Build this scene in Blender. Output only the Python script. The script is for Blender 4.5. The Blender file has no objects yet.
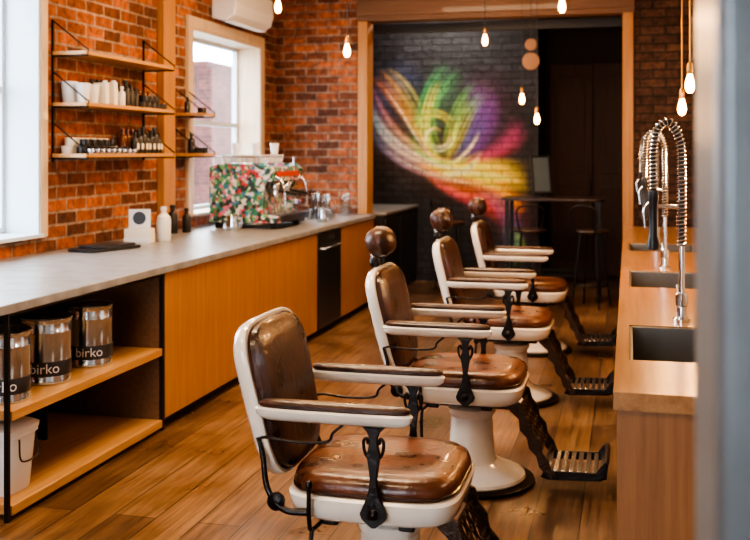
import bpy, math, random
import numpy as np
from mathutils import Matrix, Vector
random.seed(7); np.random.seed(7)
S=bpy.context.scene
PSI=math.radians(14.2); c_,s_=math.cos(PSI),math.sin(PSI); H=1.52; F=1000.0
CEIL=3.3
def pw(x,y,d):
    u=(x-375)/F; v=(y-152)/F; lat=u*d
    return (lat*c_-d*s_, lat*s_+d*c_, H-v*d)

# ---------------- materials ----------------
def newmat(name):
    m=bpy.data.materials.new(name); m.use_nodes=True
    nt=m.node_tree; b=nt.nodes['Principled BSDF']; return m,nt,b
def N(nt,t,**k):
    n=nt.nodes.new(t)
    for a,v in k.items(): setattr(n,a,v)
    return n
def P(name,col,rough=.5,metal=0,coat=0,bump=0,bscale=80,emis=None,es=0,var=0,rvar=0):
    m,nt,b=newmat(name)
    b.inputs['Base Color'].default_value=(*col,1); b.inputs['Roughness'].default_value=rough
    b.inputs['Metallic'].default_value=metal; b.inputs['Coat Weight'].default_value=coat
    if emis: b.inputs['Emission Color'].default_value=(*emis,1); b.inputs['Emission Strength'].default_value=es
    tc=N(nt,'ShaderNodeTexCoord'); nz=N(nt,'ShaderNodeTexNoise'); nz.inputs['Scale'].default_value=bscale; nz.inputs['Detail'].default_value=4
    nt.links.new(tc.outputs['Object'],nz.inputs['Vector'])
    if bump:
        bp=N(nt,'ShaderNodeBump'); bp.inputs['Strength'].default_value=bump; bp.inputs['Distance'].default_value=.01
        nt.links.new(nz.outputs['Fac'],bp.inputs['Height']); nt.links.new(bp.outputs['Normal'],b.inputs['Normal'])
    if var:
        n2=N(nt,'ShaderNodeTexNoise'); n2.inputs['Scale'].default_value=9; n2.inputs['Detail'].default_value=5
        nt.links.new(tc.outputs['Object'],n2.inputs['Vector'])
        r=N(nt,'ShaderNodeValToRGB'); r.color_ramp.elements[0].position=.35; r.color_ramp.elements[1].position=.7
        r.color_ramp.elements[0].color=(*[c*(1-var) for c in col],1); r.color_ramp.elements[1].color=(*[min(1,c*(1+var)) for c in col],1)
        nt.links.new(n2.outputs['Fac'],r.inputs['Fac']); nt.links.new(r.outputs['Color'],b.inputs['Base Color'])
        if rvar:
            mr=N(nt,'ShaderNodeMapRange'); mr.inputs['From Min'].default_value=.3; mr.inputs['From Max'].default_value=.7
            mr.inputs['To Min'].default_value=rough-rvar; mr.inputs['To Max'].default_value=rough+rvar
            nt.links.new(n2.outputs['Fac'],mr.inputs[0]); nt.links.new(mr.outputs[0],b.inputs['Roughness'])
    return m
def swz(nt,axes):
    tc=N(nt,'ShaderNodeTexCoord'); sp=N(nt,'ShaderNodeSeparateXYZ'); cb=N(nt,'ShaderNodeCombineXYZ')
    nt.links.new(tc.outputs['Object'],sp.inputs[0])
    for i,a in enumerate(axes): nt.links.new(sp.outputs[a],cb.inputs[i])
    return cb.outputs[0]
def brick(name,axes,c1,c2,mort,rough=.85,bump=.7,paint=False,msize=.009):
    m,nt,b=newmat(name); L=nt.links
    vec=swz(nt,axes)
    wn=N(nt,'ShaderNodeTexNoise'); wn.inputs['Scale'].default_value=9; wn.inputs['Detail'].default_value=3; L.new(vec,wn.inputs['Vector'])
    ws=N(nt,'ShaderNodeVectorMath',operation='SCALE'); ws.inputs['Scale'].default_value=.016; L.new(wn.outputs['Color'],ws.inputs[0])
    wa=N(nt,'ShaderNodeVectorMath',operation='ADD'); L.new(vec,wa.inputs[0]); L.new(ws.outputs[0],wa.inputs[1]); bv=wa.outputs[0]
    bt=N(nt,'ShaderNodeTexBrick'); bt.inputs['Scale'].default_value=1
    bt.inputs['Brick Width'].default_value=.235; bt.inputs['Row Height'].default_value=.082
    bt.inputs['Mortar Size'].default_value=msize; bt.inputs['Mortar Smooth'].default_value=.25; bt.inputs['Bias'].default_value=-.1
    bt.inputs['Color1'].default_value=(*c1,1); bt.inputs['Color2'].default_value=(*c2,1); bt.inputs['Mortar'].default_value=(*mort,1)
    L.new(bv,bt.inputs['Vector'])
    nz=N(nt,'ShaderNodeTexNoise'); nz.inputs['Scale'].default_value=16; nz.inputs['Detail'].default_value=7; nz.inputs['Roughness'].default_value=.7; L.new(vec,nz.inputs['Vector'])
    r=N(nt,'ShaderNodeValToRGB'); r.color_ramp.elements[0].position=.34; r.color_ramp.elements[1].position=.66
    r.color_ramp.elements[0].color=(.36,.33,.33,1); r.color_ramp.elements[1].color=(1.38,1.3,1.22,1)
    L.new(nz.outputs['Fac'],r.inputs['Fac'])
    mx=N(nt,'ShaderNodeMix',data_type='RGBA',blend_type='MULTIPLY'); mx.inputs[0].default_value=.9
    L.new(bt.outputs['Color'],mx.inputs[6]); L.new(r.outputs['Color'],mx.inputs[7])
    out=mx.outputs[2]
    n3=N(nt,'ShaderNodeTexNoise'); n3.inputs['Scale'].default_value=1.7; n3.inputs['Detail'].default_value=4; L.new(vec,n3.inputs['Vector'])
    r3=N(nt,'ShaderNodeValToRGB'); r3.color_ramp.elements[0].position=.35; r3.color_ramp.elements[1].position=.65
    r3.color_ramp.elements[0].color=(.56,.52,.52,1); r3.color_ramp.elements[1].color=(1.1,1.1,1.1,1); L.new(n3.outputs['Fac'],r3.inputs['Fac'])
    m3=N(nt,'ShaderNodeMix',data_type='RGBA',blend_type='MULTIPLY'); m3.inputs[0].default_value=.8
    L.new(out,m3.inputs[6]); L.new(r3.outputs['Color'],m3.inputs[7]); out=m3.outputs[2]
    if paint:
        at=N(nt,'ShaderNodeAttribute'); at.attribute_name='paint'
        m2=N(nt,'ShaderNodeMix',data_type='RGBA',blend_type='MULTIPLY'); m2.inputs[0].default_value=.3
        L.new(at.outputs['Color'],m2.inputs[6]); L.new(r.outputs['Color'],m2.inputs[7])
        mf=N(nt,'ShaderNodeMapRange'); mf.inputs['To Min'].default_value=1; mf.inputs['To Max'].default_value=.6; L.new(bt.outputs['Fac'],mf.inputs[0])
        m4=N(nt,'ShaderNodeMix',data_type='RGBA',blend_type='MULTIPLY'); m4.inputs[0].default_value=1
        L.new(m2.outputs[2],m4.inputs[6]); L.new(mf.outputs[0],m4.inputs[7])
        ad=N(nt,'ShaderNodeMix',data_type='RGBA',blend_type='ADD'); ad.inputs[0].default_value=1
        L.new(out,ad.inputs[6]); L.new(m4.outputs[2],ad.inputs[7]); out=ad.outputs[2]
    L.new(out,b.inputs['Base Color']); b.inputs['Roughness'].default_value=rough
    ma=N(nt,'ShaderNodeMath',operation='MULTIPLY_ADD'); ma.inputs[1].default_value=-1.4
    L.new(bt.outputs['Fac'],ma.inputs[0]); L.new(nz.outputs['Fac'],ma.inputs[2])
    bp=N(nt,'ShaderNodeBump'); bp.inputs['Strength'].default_value=bump; bp.inputs['Distance'].default_value=.015
    L.new(ma.outputs[0],bp.inputs['Height']); L.new(bp.outputs['Normal'],b.inputs['Normal'])
    return m
def wood(name,c1,c2,axis=2,rough=.4,scale=30,coat=.1):
    m,nt,b=newmat(name); L=nt.links
    tc=N(nt,'ShaderNodeTexCoord'); mp=N(nt,'ShaderNodeMapping')
    sc=[scale]*3; sc[axis]=scale*.04; mp.inputs['Scale'].default_value=sc
    L.new(tc.outputs['Object'],mp.inputs[0])
    nz=N(nt,'ShaderNodeTexNoise'); nz.inputs['Scale'].default_value=1.5; nz.inputs['Detail'].default_value=7; nz.inputs['Roughness'].default_value=.65
    L.new(mp.outputs[0],nz.inputs['Vector'])
    r=N(nt,'ShaderNodeValToRGB'); r.color_ramp.elements[0].position=.32; r.color_ramp.elements[1].position=.68
    r.color_ramp.elements[0].color=(*c1,1); r.color_ramp.elements[1].color=(*c2,1)
    L.new(nz.outputs['Fac'],r.inputs['Fac']); L.new(r.outputs['Color'],b.inputs['Base Color'])
    b.inputs['Roughness'].default_value=rough; b.inputs['Coat Weight'].default_value=coat
    bp=N(nt,'ShaderNodeBump'); bp.inputs['Strength'].default_value=.08; bp.inputs['Distance'].default_value=.01
    L.new(nz.outputs['Fac'],bp.inputs['Height']); L.new(bp.outputs['Normal'],b.inputs['Normal'])
    return m
def floormat():
    m,nt,b=newmat('floor_oak'); L=nt.links
    vec=swz(nt,(1,0,2))
    bt=N(nt,'ShaderNodeTexBrick'); bt.inputs['Scale'].default_value=1
    bt.inputs['Brick Width'].default_value=1.9; bt.inputs['Row Height'].default_value=.19; bt.inputs['Mortar Size'].default_value=.003
    bt.offset=.37
    bt.inputs['Color1'].default_value=(.235,.130,.064,1); bt.inputs['Color2'].default_value=(.100,.052,.027,1); bt.inputs['Mortar'].default_value=(.018,.010,.006,1)
    L.new(vec,bt.inputs['Vector'])
    mp=N(nt,'ShaderNodeMapping'); mp.inputs['Scale'].default_value=(1.4,24,1); L.new(vec,mp.inputs[0])
    nz=N(nt,'ShaderNodeTexNoise'); nz.inputs['Scale'].default_value=1.5; nz.inputs['Detail'].default_value=9; nz.inputs['Roughness'].default_value=.68; nz.inputs['Distortion'].default_value=.3
    L.new(mp.outputs[0],nz.inputs['Vector'])
    r=N(nt,'ShaderNodeValToRGB'); r.color_ramp.elements[0].position=.33; r.color_ramp.elements[1].position=.64
    r.color_ramp.elements[0].color=(.42,.39,.36,1); r.color_ramp.elements[1].color=(1.35,1.35,1.35,1); L.new(nz.outputs['Fac'],r.inputs['Fac'])
    mx=N(nt,'ShaderNodeMix',data_type='RGBA',blend_type='MULTIPLY'); mx.inputs[0].default_value=.9
    L.new(bt.outputs['Color'],mx.inputs[6]); L.new(r.outputs['Color'],mx.inputs[7])
    n3=N(nt,'ShaderNodeTexNoise'); n3.inputs['Scale'].default_value=2.2; n3.inputs['Detail'].default_value=6; L.new(vec,n3.inputs['Vector'])
    r3=N(nt,'ShaderNodeValToRGB'); r3.color_ramp.elements[0].position=.35; r3.color_ramp.elements[1].position=.65
    r3.color_ramp.elements[0].color=(.68,.66,.64,1); r3.color_ramp.elements[1].color=(1.12,1.12,1.12,1); L.new(n3.outputs['Fac'],r3.inputs['Fac'])
    m3=N(nt,'ShaderNodeMix',data_type='RGBA',blend_type='MULTIPLY'); m3.inputs[0].default_value=1
    L.new(mx.outputs[2],m3.inputs[6]); L.new(r3.outputs['Color'],m3.inputs[7]); L.new(m3.outputs[2],b.inputs['Base Color'])
    rr=N(nt,'ShaderNodeMapRange'); rr.inputs['From Min'].default_value=.3; rr.inputs['From Max'].default_value=.7; rr.inputs['To Min'].default_value=.24; rr.inputs['To Max'].default_value=.52
    L.new(n3.outputs['Fac'],rr.inputs[0]); L.new(rr.outputs[0],b.inputs['Roughness'])
    b.inputs['Coat Weight'].default_value=.1; b.inputs['Coat Roughness'].default_value=.3
    bp=N(nt,'ShaderNodeBump'); bp.inputs['Strength'].default_value=.3; bp.inputs['Distance'].default_value=.005
    ma=N(nt,'ShaderNodeMath',operation='SUBTRACT'); L.new(nz.outputs['Fac'],ma.inputs[0]); L.new(bt.outputs['Fac'],ma.inputs[1])
    L.new(ma.outputs[0],bp.inputs['Height']); L.new(bp.outputs['Normal'],b.inputs['Normal'])
    return m
def floral():
    m,nt,b=newmat('floral_print'); L=nt.links
    tc=N(nt,'ShaderNodeTexCoord')
    nzz=N(nt,'ShaderNodeTexNoise'); nzz.inputs['Scale'].default_value=30; L.new(tc.outputs['Object'],nzz.inputs['Vector'])
    sc=N(nt,'ShaderNodeVectorMath',operation='SCALE'); sc.inputs['Scale'].default_value=.05; L.new(nzz.outputs['Color'],sc.inputs[0])
    ad=N(nt,'ShaderNodeVectorMath',operation='ADD'); L.new(tc.outputs['Object'],ad.inputs[0]); L.new(sc.outputs[0],ad.inputs[1])
    vo=N(nt,'ShaderNodeTexVoronoi'); vo.inputs['Scale'].default_value=36; L.new(ad.outputs[0],vo.inputs['Vector'])
    sp=N(nt,'ShaderNodeSeparateColor'); L.new(vo.outputs['Color'],sp.inputs[0])
    r=N(nt,'ShaderNodeValToRGB'); r.color_ramp.interpolation='CONSTANT'
    cols=[(.60,.66,.68),(.04,.24,.15),(.58,.06,.09),(.70,.72,.72),(.05,.24,.42),(.03,.06,.06),(.62,.20,.32),(.03,.07,.05),(.16,.40,.20),(.05,.20,.20)]
    e=r.color_ramp.elements; n=len(cols); e[0].color=(*cols[0],1); e[1].position=1/n; e[1].color=(*cols[1],1)
    for i in range(2,n):
        q=e.new(i/n); q.color=(*cols[i],1)
    L.new(sp.outputs[0],r.inputs['Fac']); L.new(r.outputs['Color'],b.inputs['Base Color'])
    b.inputs['Roughness'].default_value=.3
    return m
def glassmat(name,col=(1,1,1),g=.08,rough=.05):
    m=bpy.data.materials.new(name); m.use_nodes=True; nt=m.node_tree; nt.nodes.clear()
    o=N(nt,'ShaderNodeOutputMaterial'); t=N(nt,'ShaderNodeBsdfTransparent'); t.inputs[0].default_value=(*col,1)
    gl=N(nt,'ShaderNodeBsdfGlossy'); gl.inputs['Roughness'].default_value=rough
    mx=N(nt,'ShaderNodeMixShader'); mx.inputs[0].default_value=g
    nt.links.new(t.outputs[0],mx.inputs[1]); nt.links.new(gl.outputs[0],mx.inputs[2]); nt.links.new(mx.outputs[0],o.inputs[0]); return m

M={}
M['brickL']=brick('brick_red_left',(1,2,0),(.45,.150,.062),(.085,.034,.024),(.36,.29,.24))
M['brickX']=brick('brick_red_cross',(0,2,1),(.40,.135,.056),(.085,.034,.022),(.27,.21,.17))
M['brickO']=brick('brick_outside',(1,2,0),(.12,.035,.025),(.07,.022,.018),(.10,.075,.07))
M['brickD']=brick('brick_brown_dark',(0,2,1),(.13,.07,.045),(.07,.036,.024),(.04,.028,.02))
M['brickM']=brick('brick_black_mural',(0,2,1),(.034,.036,.048),(.016,.017,.024),(.006,.006,.009),rough=.5,bump=.9,paint=True,msize=.007)
M['floor']=floormat()
M['ceil']=P('ceiling_paint',(.42,.36,.29),.9)
M['woodO']=wood('wood_orange_cabinet',(.33,.145,.048),(.46,.225,.085),2,.36)
M['woodY']=wood('wood_shelf',(.38,.19,.072),(.53,.30,.125),1,.4)
M['woodP']=wood('wood_post',(.32,.15,.055),(.45,.23,.085),2,.5)
M['woodH']=wood('wood_header',(.11,.055,.028),(.18,.09,.042),0,.5)
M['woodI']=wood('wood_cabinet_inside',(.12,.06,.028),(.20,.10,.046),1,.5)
M['woodB']=wood('wood_bench',(.19,.085,.034),(.31,.145,.058),2,.4,scale=22)
M['woodBt']=wood('wood_bench_top',(.25,.120,.050),(.40,.215,.095),1,.28,scale=22)
M['woodW']=wood('wood_window_lining',(.48,.36,.24),(.62,.49,.35),2,.5)
M['wpaint']=P('white_frame_paint',(.50,.58,.66),.4)
M['conc']=P('countertop_grey',(.26,.26,.265),.30,bump=.05,var=.2)
M['black']=P('black_metal',(.012,.011,.011),.4,.3)
M['blackp']=P('black_plastic',(.02,.02,.022),.35)
M['iron']=P('cast_iron_dark',(.035,.031,.030),.30,.85,bump=.3,bscale=60)
M['bronze']=P('ornate_iron_dark',(.075,.050,.038),.32,.85,bump=.9,bscale=70)
M['chrome']=P('chrome',(.72,.76,.80),.12,1)
M['urnm']=P('polished_urn_steel',(.66,.74,.82),.15,1)
M['steel']=P('brushed_steel',(.50,.51,.54),.26,1,bump=.05)
M['dsteel']=P('dark_steel',(.06,.06,.065),.3,.7)
M['enam']=P('cream_enamel',(.74,.70,.63),.16,0,coat=.6,var=.05)
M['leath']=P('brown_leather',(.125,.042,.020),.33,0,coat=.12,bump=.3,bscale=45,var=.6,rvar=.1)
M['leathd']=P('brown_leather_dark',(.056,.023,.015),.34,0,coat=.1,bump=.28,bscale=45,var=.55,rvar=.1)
M['white']=P('white_plastic',(.68,.69,.70),.4)
M['floral']=floral()
M['red']=P('red_plastic',(.5,.05,.03),.4)
M['copper']=P('copper_disc',(.13,.07,.045),.6,.2)
M['brass']=P('brass_socket',(.45,.24,.08),.35,.9)
M['bulb']=P('amber_bulb_glow',(1,.6,.25),.2,emis=(1,.44,.11),es=12)
M['glass']=glassmat('clear_glass',(.93,.95,.95),.14)
M['pane']=glassmat('window_pane',(1,1,1),.04)
M['pillar']=P('pillar_metal_grey',(.22,.245,.265),.33,.5,var=.08)
M['mirror']=P('mirror_glass',(.85,.87,.88),.03,1)
M['basin']=P('basin_steel',(.20,.195,.19),.33,.7)
M['screen']=P('screen_grey',(.095,.13,.15),.3)
M['darkd']=wood('dark_door_wood',(.045,.022,.015),(.075,.038,.025),2,.7,coat=0)
M['tablew']=wood('dark_table_wood',(.03,.018,.012),(.06,.03,.02),0,.4)
M['darkw']=P('dark_wall_paint',(.035,.022,.018),.8)
M['card']=P('paper_cream',(.68,.64,.56),.6)
M['label']=P('label_dark',(.03,.03,.035),.4)
M['amber']=P('amber_bottle',(.16,.06,.02),.2)
M['road']=P('outside_paving',(.4,.4,.4),.9,var=.1)
M['wallp']=P('wall_plaster',(.36,.29,.23),.8,var=.04)

# ---------------- geometry helpers ----------------
import bmesh, bisect
def mk(name,verts,faces,mat,smooth=True,ang=35):
    me=bpy.data.meshes.new(name); me.from_pydata([tuple(v) for v in verts],[],faces); me.update()
    me.materials.append(M[mat])
    bm=bmesh.new(); bm.from_mesh(me); bmesh.ops.recalc_face_normals(bm,faces=bm.faces); bm.to_mesh(me); bm.free()
    if smooth:
        me.shade_smooth(); me.set_sharp_from_angle(angle=math.radians(ang))
    ob=bpy.data.objects.new(name,me); S.collection.objects.link(ob); return ob
def bev(ob,w,seg=2):
    if w:
        md=ob.modifiers.new('bevel','BEVEL'); md.width=w; md.segments=seg; md.limit_method='ANGLE'
    return ob
def boxes(name,bl,mat,bevel=0,xf=None):
    V=[];Fc=[]
    for (x0,x1,y0,y1,z0,z1) in bl:
        k=len(V)
        V+=[(x0,y0,z0),(x1,y0,z0),(x1,y1,z0),(x0,y1,z0),(x0,y0,z1),(x1,y0,z1),(x1,y1,z1),(x0,y1,z1)]
        Fc+=[tuple(k+i for i in f) for f in [(0,3,2,1),(4,5,6,7),(0,1,5,4),(1,2,6,5),(2,3,7,6),(3,0,4,7)]]
    if xf: V=[xf@Vector(v) for v in V]
    return bev(mk(name,V,Fc,mat,smooth=bool(bevel)),bevel)
def box(name,x0,x1,y0,y1,z0,z1,mat,bevel=0,xf=None): return boxes(name,[(x0,x1,y0,y1,z0,z1)],mat,bevel,xf)
def lathe(name,prof,mat,loc=(0,0,0),seg=32,xf=None):
    V=[];Fc=[];n=len(prof)
    for i in range(seg):
        a=2*math.pi*i/seg
        for r,z in prof: V.append(Vector((r*math.cos(a),r*math.sin(a),z)))
    for i in range(seg):
        j=(i+1)%seg
        for k in range(n-1): Fc.append((i*n+k,j*n+k,j*n+k+1,i*n+k+1))
    if prof[0][0]>1e-4: Fc.append(tuple(i*n for i in range(seg)))
    if prof[-1][0]>1e-4: Fc.append(tuple(i*n+n-1 for i in range(seg)))
    if xf: V=[xf@v for v in V]
    V=[v+Vector(loc) for v in V]
    return mk(name,V,Fc,mat)
def multilathe(name,prof,mat,locs,seg=16):
    V=[];Fc=[];n=len(prof)
    for (lx,ly,lz,sc) in locs:
        b0=len(V)
        for i in range(seg):
            a=2*math.pi*i/seg
            for r,z in prof: V.append((lx+sc*r*math.cos(a),ly+sc*r*math.sin(a),lz+sc*z))
        for i in range(seg):
            j=(i+1)%seg
            for k in range(n-1): Fc.append((b0+i*n+k,b0+j*n+k,b0+j*n+k+1,b0+i*n+k+1))
        Fc.append(tuple(b0+i*n for i in range(seg))); Fc.append(tuple(b0+i*n+n-1 for i in range(seg)))
    return mk(name,V,Fc,mat)
def catmull(p,n=8):
    p=[Vector(q) for q in p]
    if len(p)<3: return p
    q=[2*p[0]-p[1]]+p+[2*p[-1]-p[-2]]; out=[]
    for i in range(1,len(q)-2):
        for k in range(n):
            t=k/n; a,b,c,d=q[i-1],q[i],q[i+1],q[i+2]
            out.append(.5*((2*b)+(c-a)*t+(2*a-5*b+4*c-d)*t*t+(3*b-a-3*c+d)*t**3))
    out.append(p[-1]); return out
def tube(name,pts,r,mat,n=6,seg=10,smooth=True,r2=None):
    pl=catmull(pts,n) if smooth else [Vector(q) for q in pts]
    V=[];Fc=[]; up=None; m=len(pl)
    for i,p in enumerate(pl):
        t=(pl[min(i+1,m-1)]-pl[max(i-1,0)]).normalized()
        if up is None:
            up=Vector((0,0,1)) if abs(t.z)<.9 else Vector((1,0,0))
        a=(up-t*up.dot(t)).normalized(); up=a; b=t.cross(a)
        rr=r if r2 is None else r+(r2-r)*i/(m-1)
        for k in range(seg):
            an=2*math.pi*k/seg; V.append(p+a*rr*math.cos(an)+b*rr*math.sin(an))
    for i in range(m-1):
        for k in range(seg):
            k2=(k+1)%seg; Fc.append((i*seg+k,i*seg+k2,(i+1)*seg+k2,(i+1)*seg+k))
    Fc.append(tuple(range(seg))); Fc.append(tuple((m-1)*seg+k for k in range(seg)))
    return mk(name,V,Fc,mat,ang=50)
def sup(n,seg):
    o=[]
    for i in range(seg):
        a=2*math.pi*i/seg; ca,sa=math.cos(a),math.sin(a)
        o.append((math.copysign(abs(ca)**(2/n),ca),math.copysign(abs(sa)**(2/n),sa)))
    return o
def loft(name,rings,mat,n=4,seg=56,xf=None,taper=0,ang=40,off=(0,0,0)):
    base=sup(n,seg);V=[];Fc=[]
    for (z,sx,sy) in rings:
        for (a,b) in base:
            V.append(Vector((a*sx+off[0],b*sy*(1+taper*a)+off[1],z+off[2])))
    m=len(rings)
    for i in range(m-1):
        for k in range(seg):
            k2=(k+1)%seg; Fc.append((i*seg+k,i*seg+k2,(i+1)*seg+k2,(i+1)*seg+k))
    Fc.append(tuple(range(seg))); Fc.append(tuple((m-1)*seg+k for k in range(seg)))
    if xf: V=[xf@v for v in V]
    return mk(name,V,Fc,mat,ang=ang)
def prism(name,pts,y0,y1,mat,bevel=0):
    n=len(pts); V=[(x,y0,z) for x,z in pts]+[(x,y1,z) for x,z in pts]
    Fc=[tuple(range(n)),tuple(range(n,2*n))]+[(i,(i+1)%n,n+(i+1)%n,n+i) for i in range(n)]
    return bev(mk(name,V,Fc,mat,smooth=False),bevel)
def group(name,parts,loc=(0,0,0),rot=0):
    e=bpy.data.objects.new(name,None); S.collection.objects.link(e); e.empty_display_size=.1
    e.location=loc; e.rotation_euler=(0,0,rot)
    for p in parts: p.parent=e
    return e
def textmesh(name,body,size,mat,R=None,center=(0,0,0),depth=.0006,xf=None):
    cu=bpy.data.curves.new(name+'_c','FONT'); cu.body=body; cu.size=size; cu.align_x='CENTER'; cu.align_y='CENTER'; cu.extrude=depth
    t=bpy.data.objects.new(name+'_t',cu); S.collection.objects.link(t)
    bpy.context.view_layer.update()
    me=bpy.data.meshes.new_from_object(t.evaluated_get(bpy.context.evaluated_depsgraph_get()))
    bpy.data.objects.remove(t)
    for v in me.vertices:
        x,y,z=v.co
        if R:
            a=x/R; rr=R+z+.0008; v.co=(center[0]+rr*math.sin(a),center[1]-rr*math.cos(a),center[2]+y)
        elif xf: v.co=xf@Vector((x,y,z))
    me.materials.clear(); me.materials.append(M[mat])
    ob=bpy.data.objects.new(name,me); S.collection.objects.link(ob); return ob

# ---------------- room shell ----------------
XL=-3.5; XR=.75; YF=-3.0; YP=9.7; YM=11.6; YB=12.6; WT=.28
box('floor',XL-WT,XR+.2,YF-.2,YB+.2,-.1,0,'floor')
box('ceiling',XL-WT,XR+.2,YF-.2,YB+.2,CEIL,CEIL+.1,'ceil')
W1=(3.3,5.42,1.0,2.75); W2=(7.62,9.2,.99,2.55)
boxes('wall_left',[(XL-WT,XL,YF,W1[0],0,CEIL),(XL-WT,XL,W1[1],W2[0],0,CEIL),(XL-WT,XL,W2[1],YB+.2,0,CEIL),
  (XL-WT,XL,W1[0],W1[1],0,W1[2]),(XL-WT,XL,W1[0],W1[1],W1[3],CEIL),(XL-WT,XL,W2[0],W2[1],0,W2[2]),(XL-WT,XL,W2[0],W2[1],W2[3],CEIL)],'brickL')
box('wall_right',XR,XR+.2,YF,YB+.2,0,CEIL,'wallp')
FX=-.4
boxes('wall_front',[(XL-WT,-3.0,YF-.2,YF,0,CEIL),(FX,XR+.2,YF-.2,YF,0,CEIL),(-3.0,FX,YF-.2,YF,2.7,CEIL),(-3.0,FX,YF-.2,YF,0,.3)],'wallp')
OPT=2.83
boxes('wall_partition',[(XL,-2.64,YP,YP+.2,0,CEIL)],'brickX')
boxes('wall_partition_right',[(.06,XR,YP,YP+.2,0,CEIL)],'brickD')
boxes('trim_header',[(-2.64,.06,YP,YP+.2,OPT,CEIL),(-2.64,.06,YP-.03,YP,OPT+.05,OPT+.2)],'woodH',.004)
boxes('trim_opening_posts',[(-2.63,-2.53,YP-.02,YP+.22,0,OPT),(-.05,.05,YP-.02,YP+.22,0,OPT)],'woodP',.004)
box('trim_wall_post',XL,XL+.06,7.02,7.22,.93,CEIL,'woodP',.004)
def window(name,w,nmull,rail=None,b=.075,cas='woodW'):
    y0,y1,z0,z1=w; xo=XL-WT; ps=[]
    fx0,fx1=xo+.02,xo+.07; t=.055
    bl=[(fx0,fx1,y0,y0+t,z0,z1),(fx0,fx1,y1-t,y1,z0,z1),(fx0,fx1,y0+t,y1-t,z0,z0+t),(fx0,fx1,y0+t,y1-t,z1-t,z1)]
    for i in range(1,nmull):
        yy=y0+(y1-y0)*i/nmull; bl.append((fx0,fx1,yy-.02,yy+.02,z0+t,z1-t))
    if rail: bl.append((fx0,fx1,y0+t,y1-t,rail-.02,rail+.02))
    ps.append(boxes('frame',bl,'wpaint'))
    ps.append(box('pane',xo+.04,xo+.045,y0+t,y1-t,z0+t,z1-t,'pane'))
    a=.022
    ps.append(boxes('lining',[(fx1,XL+.02,y1-a,y1,z0+a,z1-a),(fx1,XL+.02,y0,y0+a,z0+a,z1-a),(fx1,XL+.05,y0,y1,z0,z0+a),(fx1,XL+.02,y0,y1,z1-a,z1)],'wpaint' if name.endswith('1') else 'woodW'))
    ps.append(boxes('casing',[(XL+.001,XL+.028,y1,y1+b,z0-.0,z1+b),(XL+.001,XL+.028,y0-b,y0,z0,z1+b),(XL+.001,XL+.028,y0,y1,z1,z1+b)],cas))
    group(name,ps)
window('window_1',W1,3,1.9,.07,'woodW'); window('window_2',W2,1,1.78,.09,'woodW')
group('window_3',[boxes('frame',[(-3.0,-2.92,YF-.15,YF-.05,.3,2.7),(FX-.08,FX,YF-.15,YF-.05,.3,2.7),(-2.92,FX-.08,YF-.15,YF-.05,.3,.38),(-2.92,FX-.08,YF-.15,YF-.05,2.62,2.7),(-1.7,-1.62,YF-.15,YF-.05,.38,2.62)],'black'),
  box('pane',-2.92,FX-.08,YF-.11,YF-.105,.38,2.62,'pane')])
box('ground_outside',-30,XL-WT-.01,-20,40,-.3,-.12,'road')
boxes('neighbour_building',[(-9.5,-8.5,19.6,30,-.12,3.3),(-9.4,-8.6,19.6,30,3.3,3.45)],'brickO')

# ---------------- mural wall ----------------
def px2wall(x,y):
    u=(x-375)/F; X=YM*(u*c_-s_)/(c_+u*s_); d=-X*s_+YM*c_; return X, H-(y-152)/F*d
mx0,mx1=XL,-1.0; res=.0125
nx=int((mx1-mx0)/res)+1; nz=int(CEIL/res)+1
gx=np.linspace(mx0,mx1,nx); gz=np.linspace(0,CEIL,nz)
GX,GZ=np.meshgrid(gx,gz); col=np.zeros((nz*nx,3)); px=np.stack([GX.ravel(),GZ.ravel()],1)
def bez(P_,n=44):
    t=np.linspace(0,1,n)[:,None]; p=[np.array(q,float) for q in P_]
    return (1-t)**3*p[0]+3*(1-t)**2*t*p[1]+3*(1-t)*t*t*p[2]+t**3*p[3]
def stroke(P_,w0,w1,cl,inten,cl2=None):
    W=np.array([px2wall(*q) for q in bez(P_)])
    lo=W.min(0)-.5; hi=W.max(0)+.5
    idx=np.where((px[:,0]>lo[0])&(px[:,0]<hi[0])&(px[:,1]>lo[1])&(px[:,1]<hi[1]))[0]
    if len(idx)==0: return
    D=((px[idx][:,None,:]-W[None])**2).sum(2); k=D.argmin(1); d=np.sqrt(D[np.arange(len(idx)),k]); t=k/(len(W)-1)
    w=w0+(w1-w0)*t; fade=np.clip(np.minimum(t/.3,(1-t)/.3),0,1)
    a=(np.exp(-(d/w)**2)*inten*fade)[:,None]
    C=np.array(cl)[None] if cl2 is None else np.array(cl)[None]*(1-t[:,None])+np.array(cl2)[None]*t[:,None]
    col[idx]=col[idx]*(1-a*.7)+C*a
def fan(A,B,n,cA,cB,w0,w1,inten,c2=None,jit=3.0):
    for i in range(n):
        t=(i+.5)/n; j=np.random.uniform(-jit,jit,(4,2))
        P_=(1-t)*np.array(A,float)+t*np.array(B,float)+j
        cl=(1-t)*np.array(cA)+t*np.array(cB); k=np.random.uniform(.4,1.15)
        stroke(P_,w0,w1,cl*k,inten*np.random.uniform(.4,1),None if c2 is None else np.array(c2)*k)
R_=(.70,.06,.02);O_=(.90,.32,.02);Yl=(.90,.70,.08);G_=(.05,.42,.12);LG=(.42,.70,.08);Bl=(.05,.20,.60);Cy=(.14,.50,.60);Pu=(.20,.05,.34);Pk=(.62,.08,.26);Wh=(.85,.84,.76)
stroke([(372,100),(400,150),(460,170),(535,190)],.36,.28,(.10,.05,.03),.7)
stroke([(440,150),(480,140),(490,110),(472,70)],.32,.26,(.07,.012,.04),.8)
stroke([(366,120),(380,100),(400,85),(420,66)],.25,.2,(.03,.05,.12),.7)
stroke([(465,190),(500,200),(520,215),(522,255)],.22,.18,(.12,.03,.03),.8)
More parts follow.
